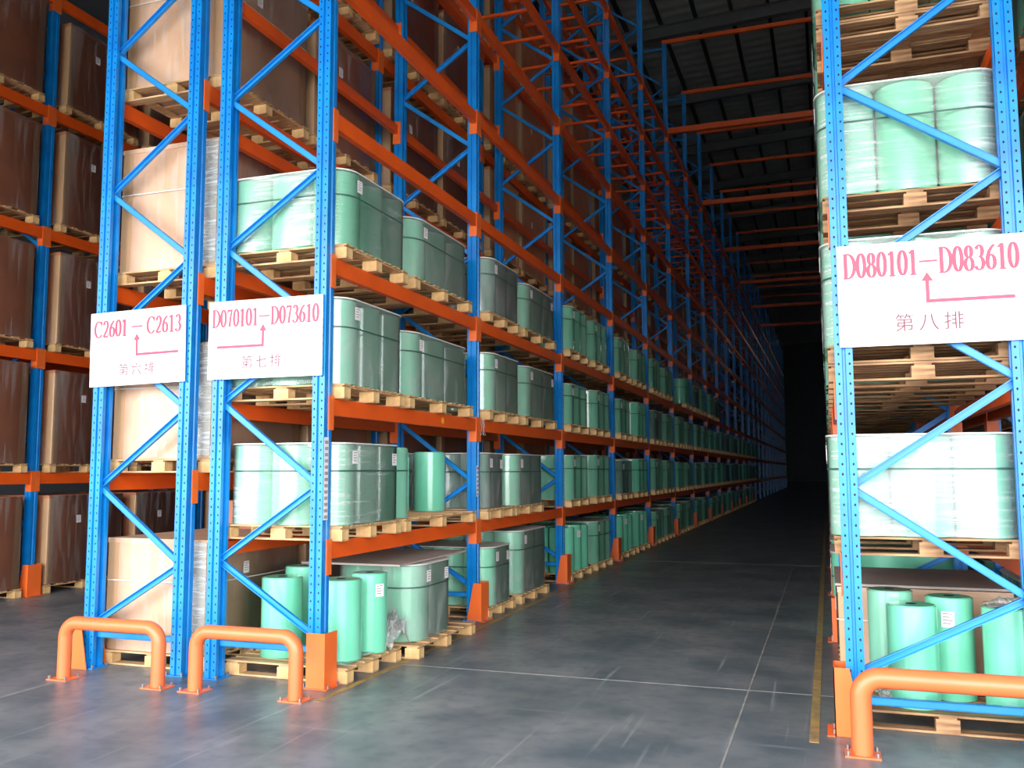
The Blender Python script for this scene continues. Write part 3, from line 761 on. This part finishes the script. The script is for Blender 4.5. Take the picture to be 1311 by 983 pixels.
def text_mesh(s, x0, x1, z0, h, y, stretch_dash=1.0):
    tot = sum(glyph(c)[0] for c in s); k = (x1-x0)/tot; b = MB(); x = x0
    for c in s:
        w, G = glyph(c)
        for gi, (pts, ws) in enumerate(G):
            sc = h; P = [(x+p[0]*k, z0+p[1]*h) for p in pts]
            W_ = [v*k*1.0 for v in ws] if isinstance(ws, list) else ws*(k if abs(pts[0][0]-pts[-1][0]) < .2 or True else h)
            stroke(b, P, W_, y-.0003*gi)
        x += w*k
    return b.mesh('lettering', ['ink'])
def cjk(s, cx, cz, size, y, sp_):
    R = []
    c = bpy.data.curves.new('small_text', 'FONT'); c.body = s; c.size = size; c.align_x = 'CENTER'; c.align_y = 'CENTER'; c.space_character = sp_
    o = bpy.data.objects.new('small_text', c); COL.objects.link(o)
    dg = bpy.context.evaluated_depsgraph_get(); dg.update()
    me = bpy.data.meshes.new_from_object(o.evaluated_get(dg)); bpy.data.objects.remove(o); bpy.data.curves.remove(c)
    me.transform(Matrix.Translation((cx, y, cz)) @ Matrix.Rotation(math.radians(90), 4, 'X')); me.materials.clear(); me.materials.append(M['ink2']); me.name = 'small_text'
    return me
def sign(lab, xa, xb, za, zb, txt, tx, tz, th, arrow, ctxt, ccx, ccz, csz, tilt=0):
    """coordinates given as fractions of the board"""
    w, h = xb-xa, zb-za; R = root('row_sign', lab, 'sign', ((xa+xb)/2, -.012, za)); R.rotation_euler = (0, tilt, 0)
    F = lambda u, v: (-w/2+u*w, v*h)
    link('board', MB().box(-w/2, w/2, -.003, .003, 0, h).mesh('board', ['sign']), R)
    link('lettering', text_mesh(txt, -w/2+tx[0]*w, -w/2+tx[1]*w, tz*h, th*h, -.0042), R)
    (c0, c1, tip, end) = arrow          # corner (u,v), shaft top v, end u
    b = MB(); cu, cv = F(c0, c1); tu, tv = F(c0, tip); eu, ev = F(end, c1); lw = .019
    b.obar((cu, -.0038, cv-lw/2), (cu, -.0038, tv), lw, .001); b.obar((cu, -.0041, cv), (eu, -.0041, ev), lw, .001)
    b.add([(cu-.03, -.0052, tv-.004), (cu+.03, -.0052, tv-.004), (cu, -.0052, tv+.045)], [(0, 1, 2)])
    link('arrow', b.mesh('arrow', ['ink']), R)
    link('small_text', cjk(ctxt, *[F(ccx, ccz)[0], F(ccx, ccz)[1]], csz, -.0042, 1.35), R)
    for u, v in ((.03, .95), (.97, .95), (.03, .05), (.97, .05)):
        fx, fz = F(u, v); link('rivet', cached('riv', lambda: MB().cyl(0, 0, -.0065, -.003, .006, 8, True, 1).mesh('rivet', ['steel'])), R, (fx, 0, fz))
sign('white sign board reading C2601 to C2613 on the leftmost front frame', -2.0, -1.13, 2.07, 2.63, 'C2601 - C2613', (.04, .96), .66, .23, (.50, .40, .60, .93), '第六排', .50, .195, .10, -.02)
sign('white sign board reading D070101 to D073610 on the middle front frame', -.935, .0, 2.08, 2.64, 'D070101-D073610', (.03, .97), .665, .23, (.49, .41, .60, .08), '第七排', .48, .195, .10)
sign('white sign board reading D080101 to D083610 on the right front frame', 3.32, 4.26, 2.11, 2.685, 'D080101-D083610', (.03, .97), .67, .25, (.49, .41, .61, .94), '第八排', .49, .20, .105)
# location label strips on two aisle posts
for i, zz in ((0, 1.10), (1, 1.18)):
    R = root('label_strip', 'strip of small barcode labels on the %s post of the left aisle rack' % ORD[i], 'label', (.0135, YC[i], zz))
    hh = .56 if i == 0 else .30
    link('strip_backing', MB().box(0, .0015, -.042, .012, 0, hh).mesh('strip_backing', ['paper']), R)
    b = MB(); z = .01
    while z < hh-.03:
        for q in range(5): b.box(.0016, .0022, -.036+q*.009, -.036+q*.009+.005, z, z+.022)
        z += .042
    link('printed_bars', b.mesh('printed_bars', ['print']), R)
R = root('number_sticker', 'small yellow oval sticker on the second shelf beam, first bay of the left aisle rack', 'sticker', (.0165, 2.0, 1.872))
link('sticker_face', MB().cyl(0, 0, 0, .001, .03, 16, False, 0, .03).mesh('sticker_face', ['sticker']), R)
b = MB(); rr = random.Random(4)
for k in range(5):
    pts = []; y, z = .0+.02*k, 0
    for i in range(8): pts.append((.012+.014*rr.random(), y, -.022*i)); y += .018*(rr.random()-.3)
    for i in range(7):
        a, c = pts[i], pts[i+1]; b.add([(a[0], a[1]-.006, a[2]), (a[0], a[1]+.006, a[2]), (c[0], c[1]+.005, c[2]), (c[0], c[1]-.005, c[2])], [(0, 1, 2, 3)])
root('torn_film', 'torn clear film dangling from the second shelf beam beside the second post', 'plastic film', (.012, YC[1]+.04, L7[1]+.0), None, 0, b.mesh('torn_film', ['paper']))
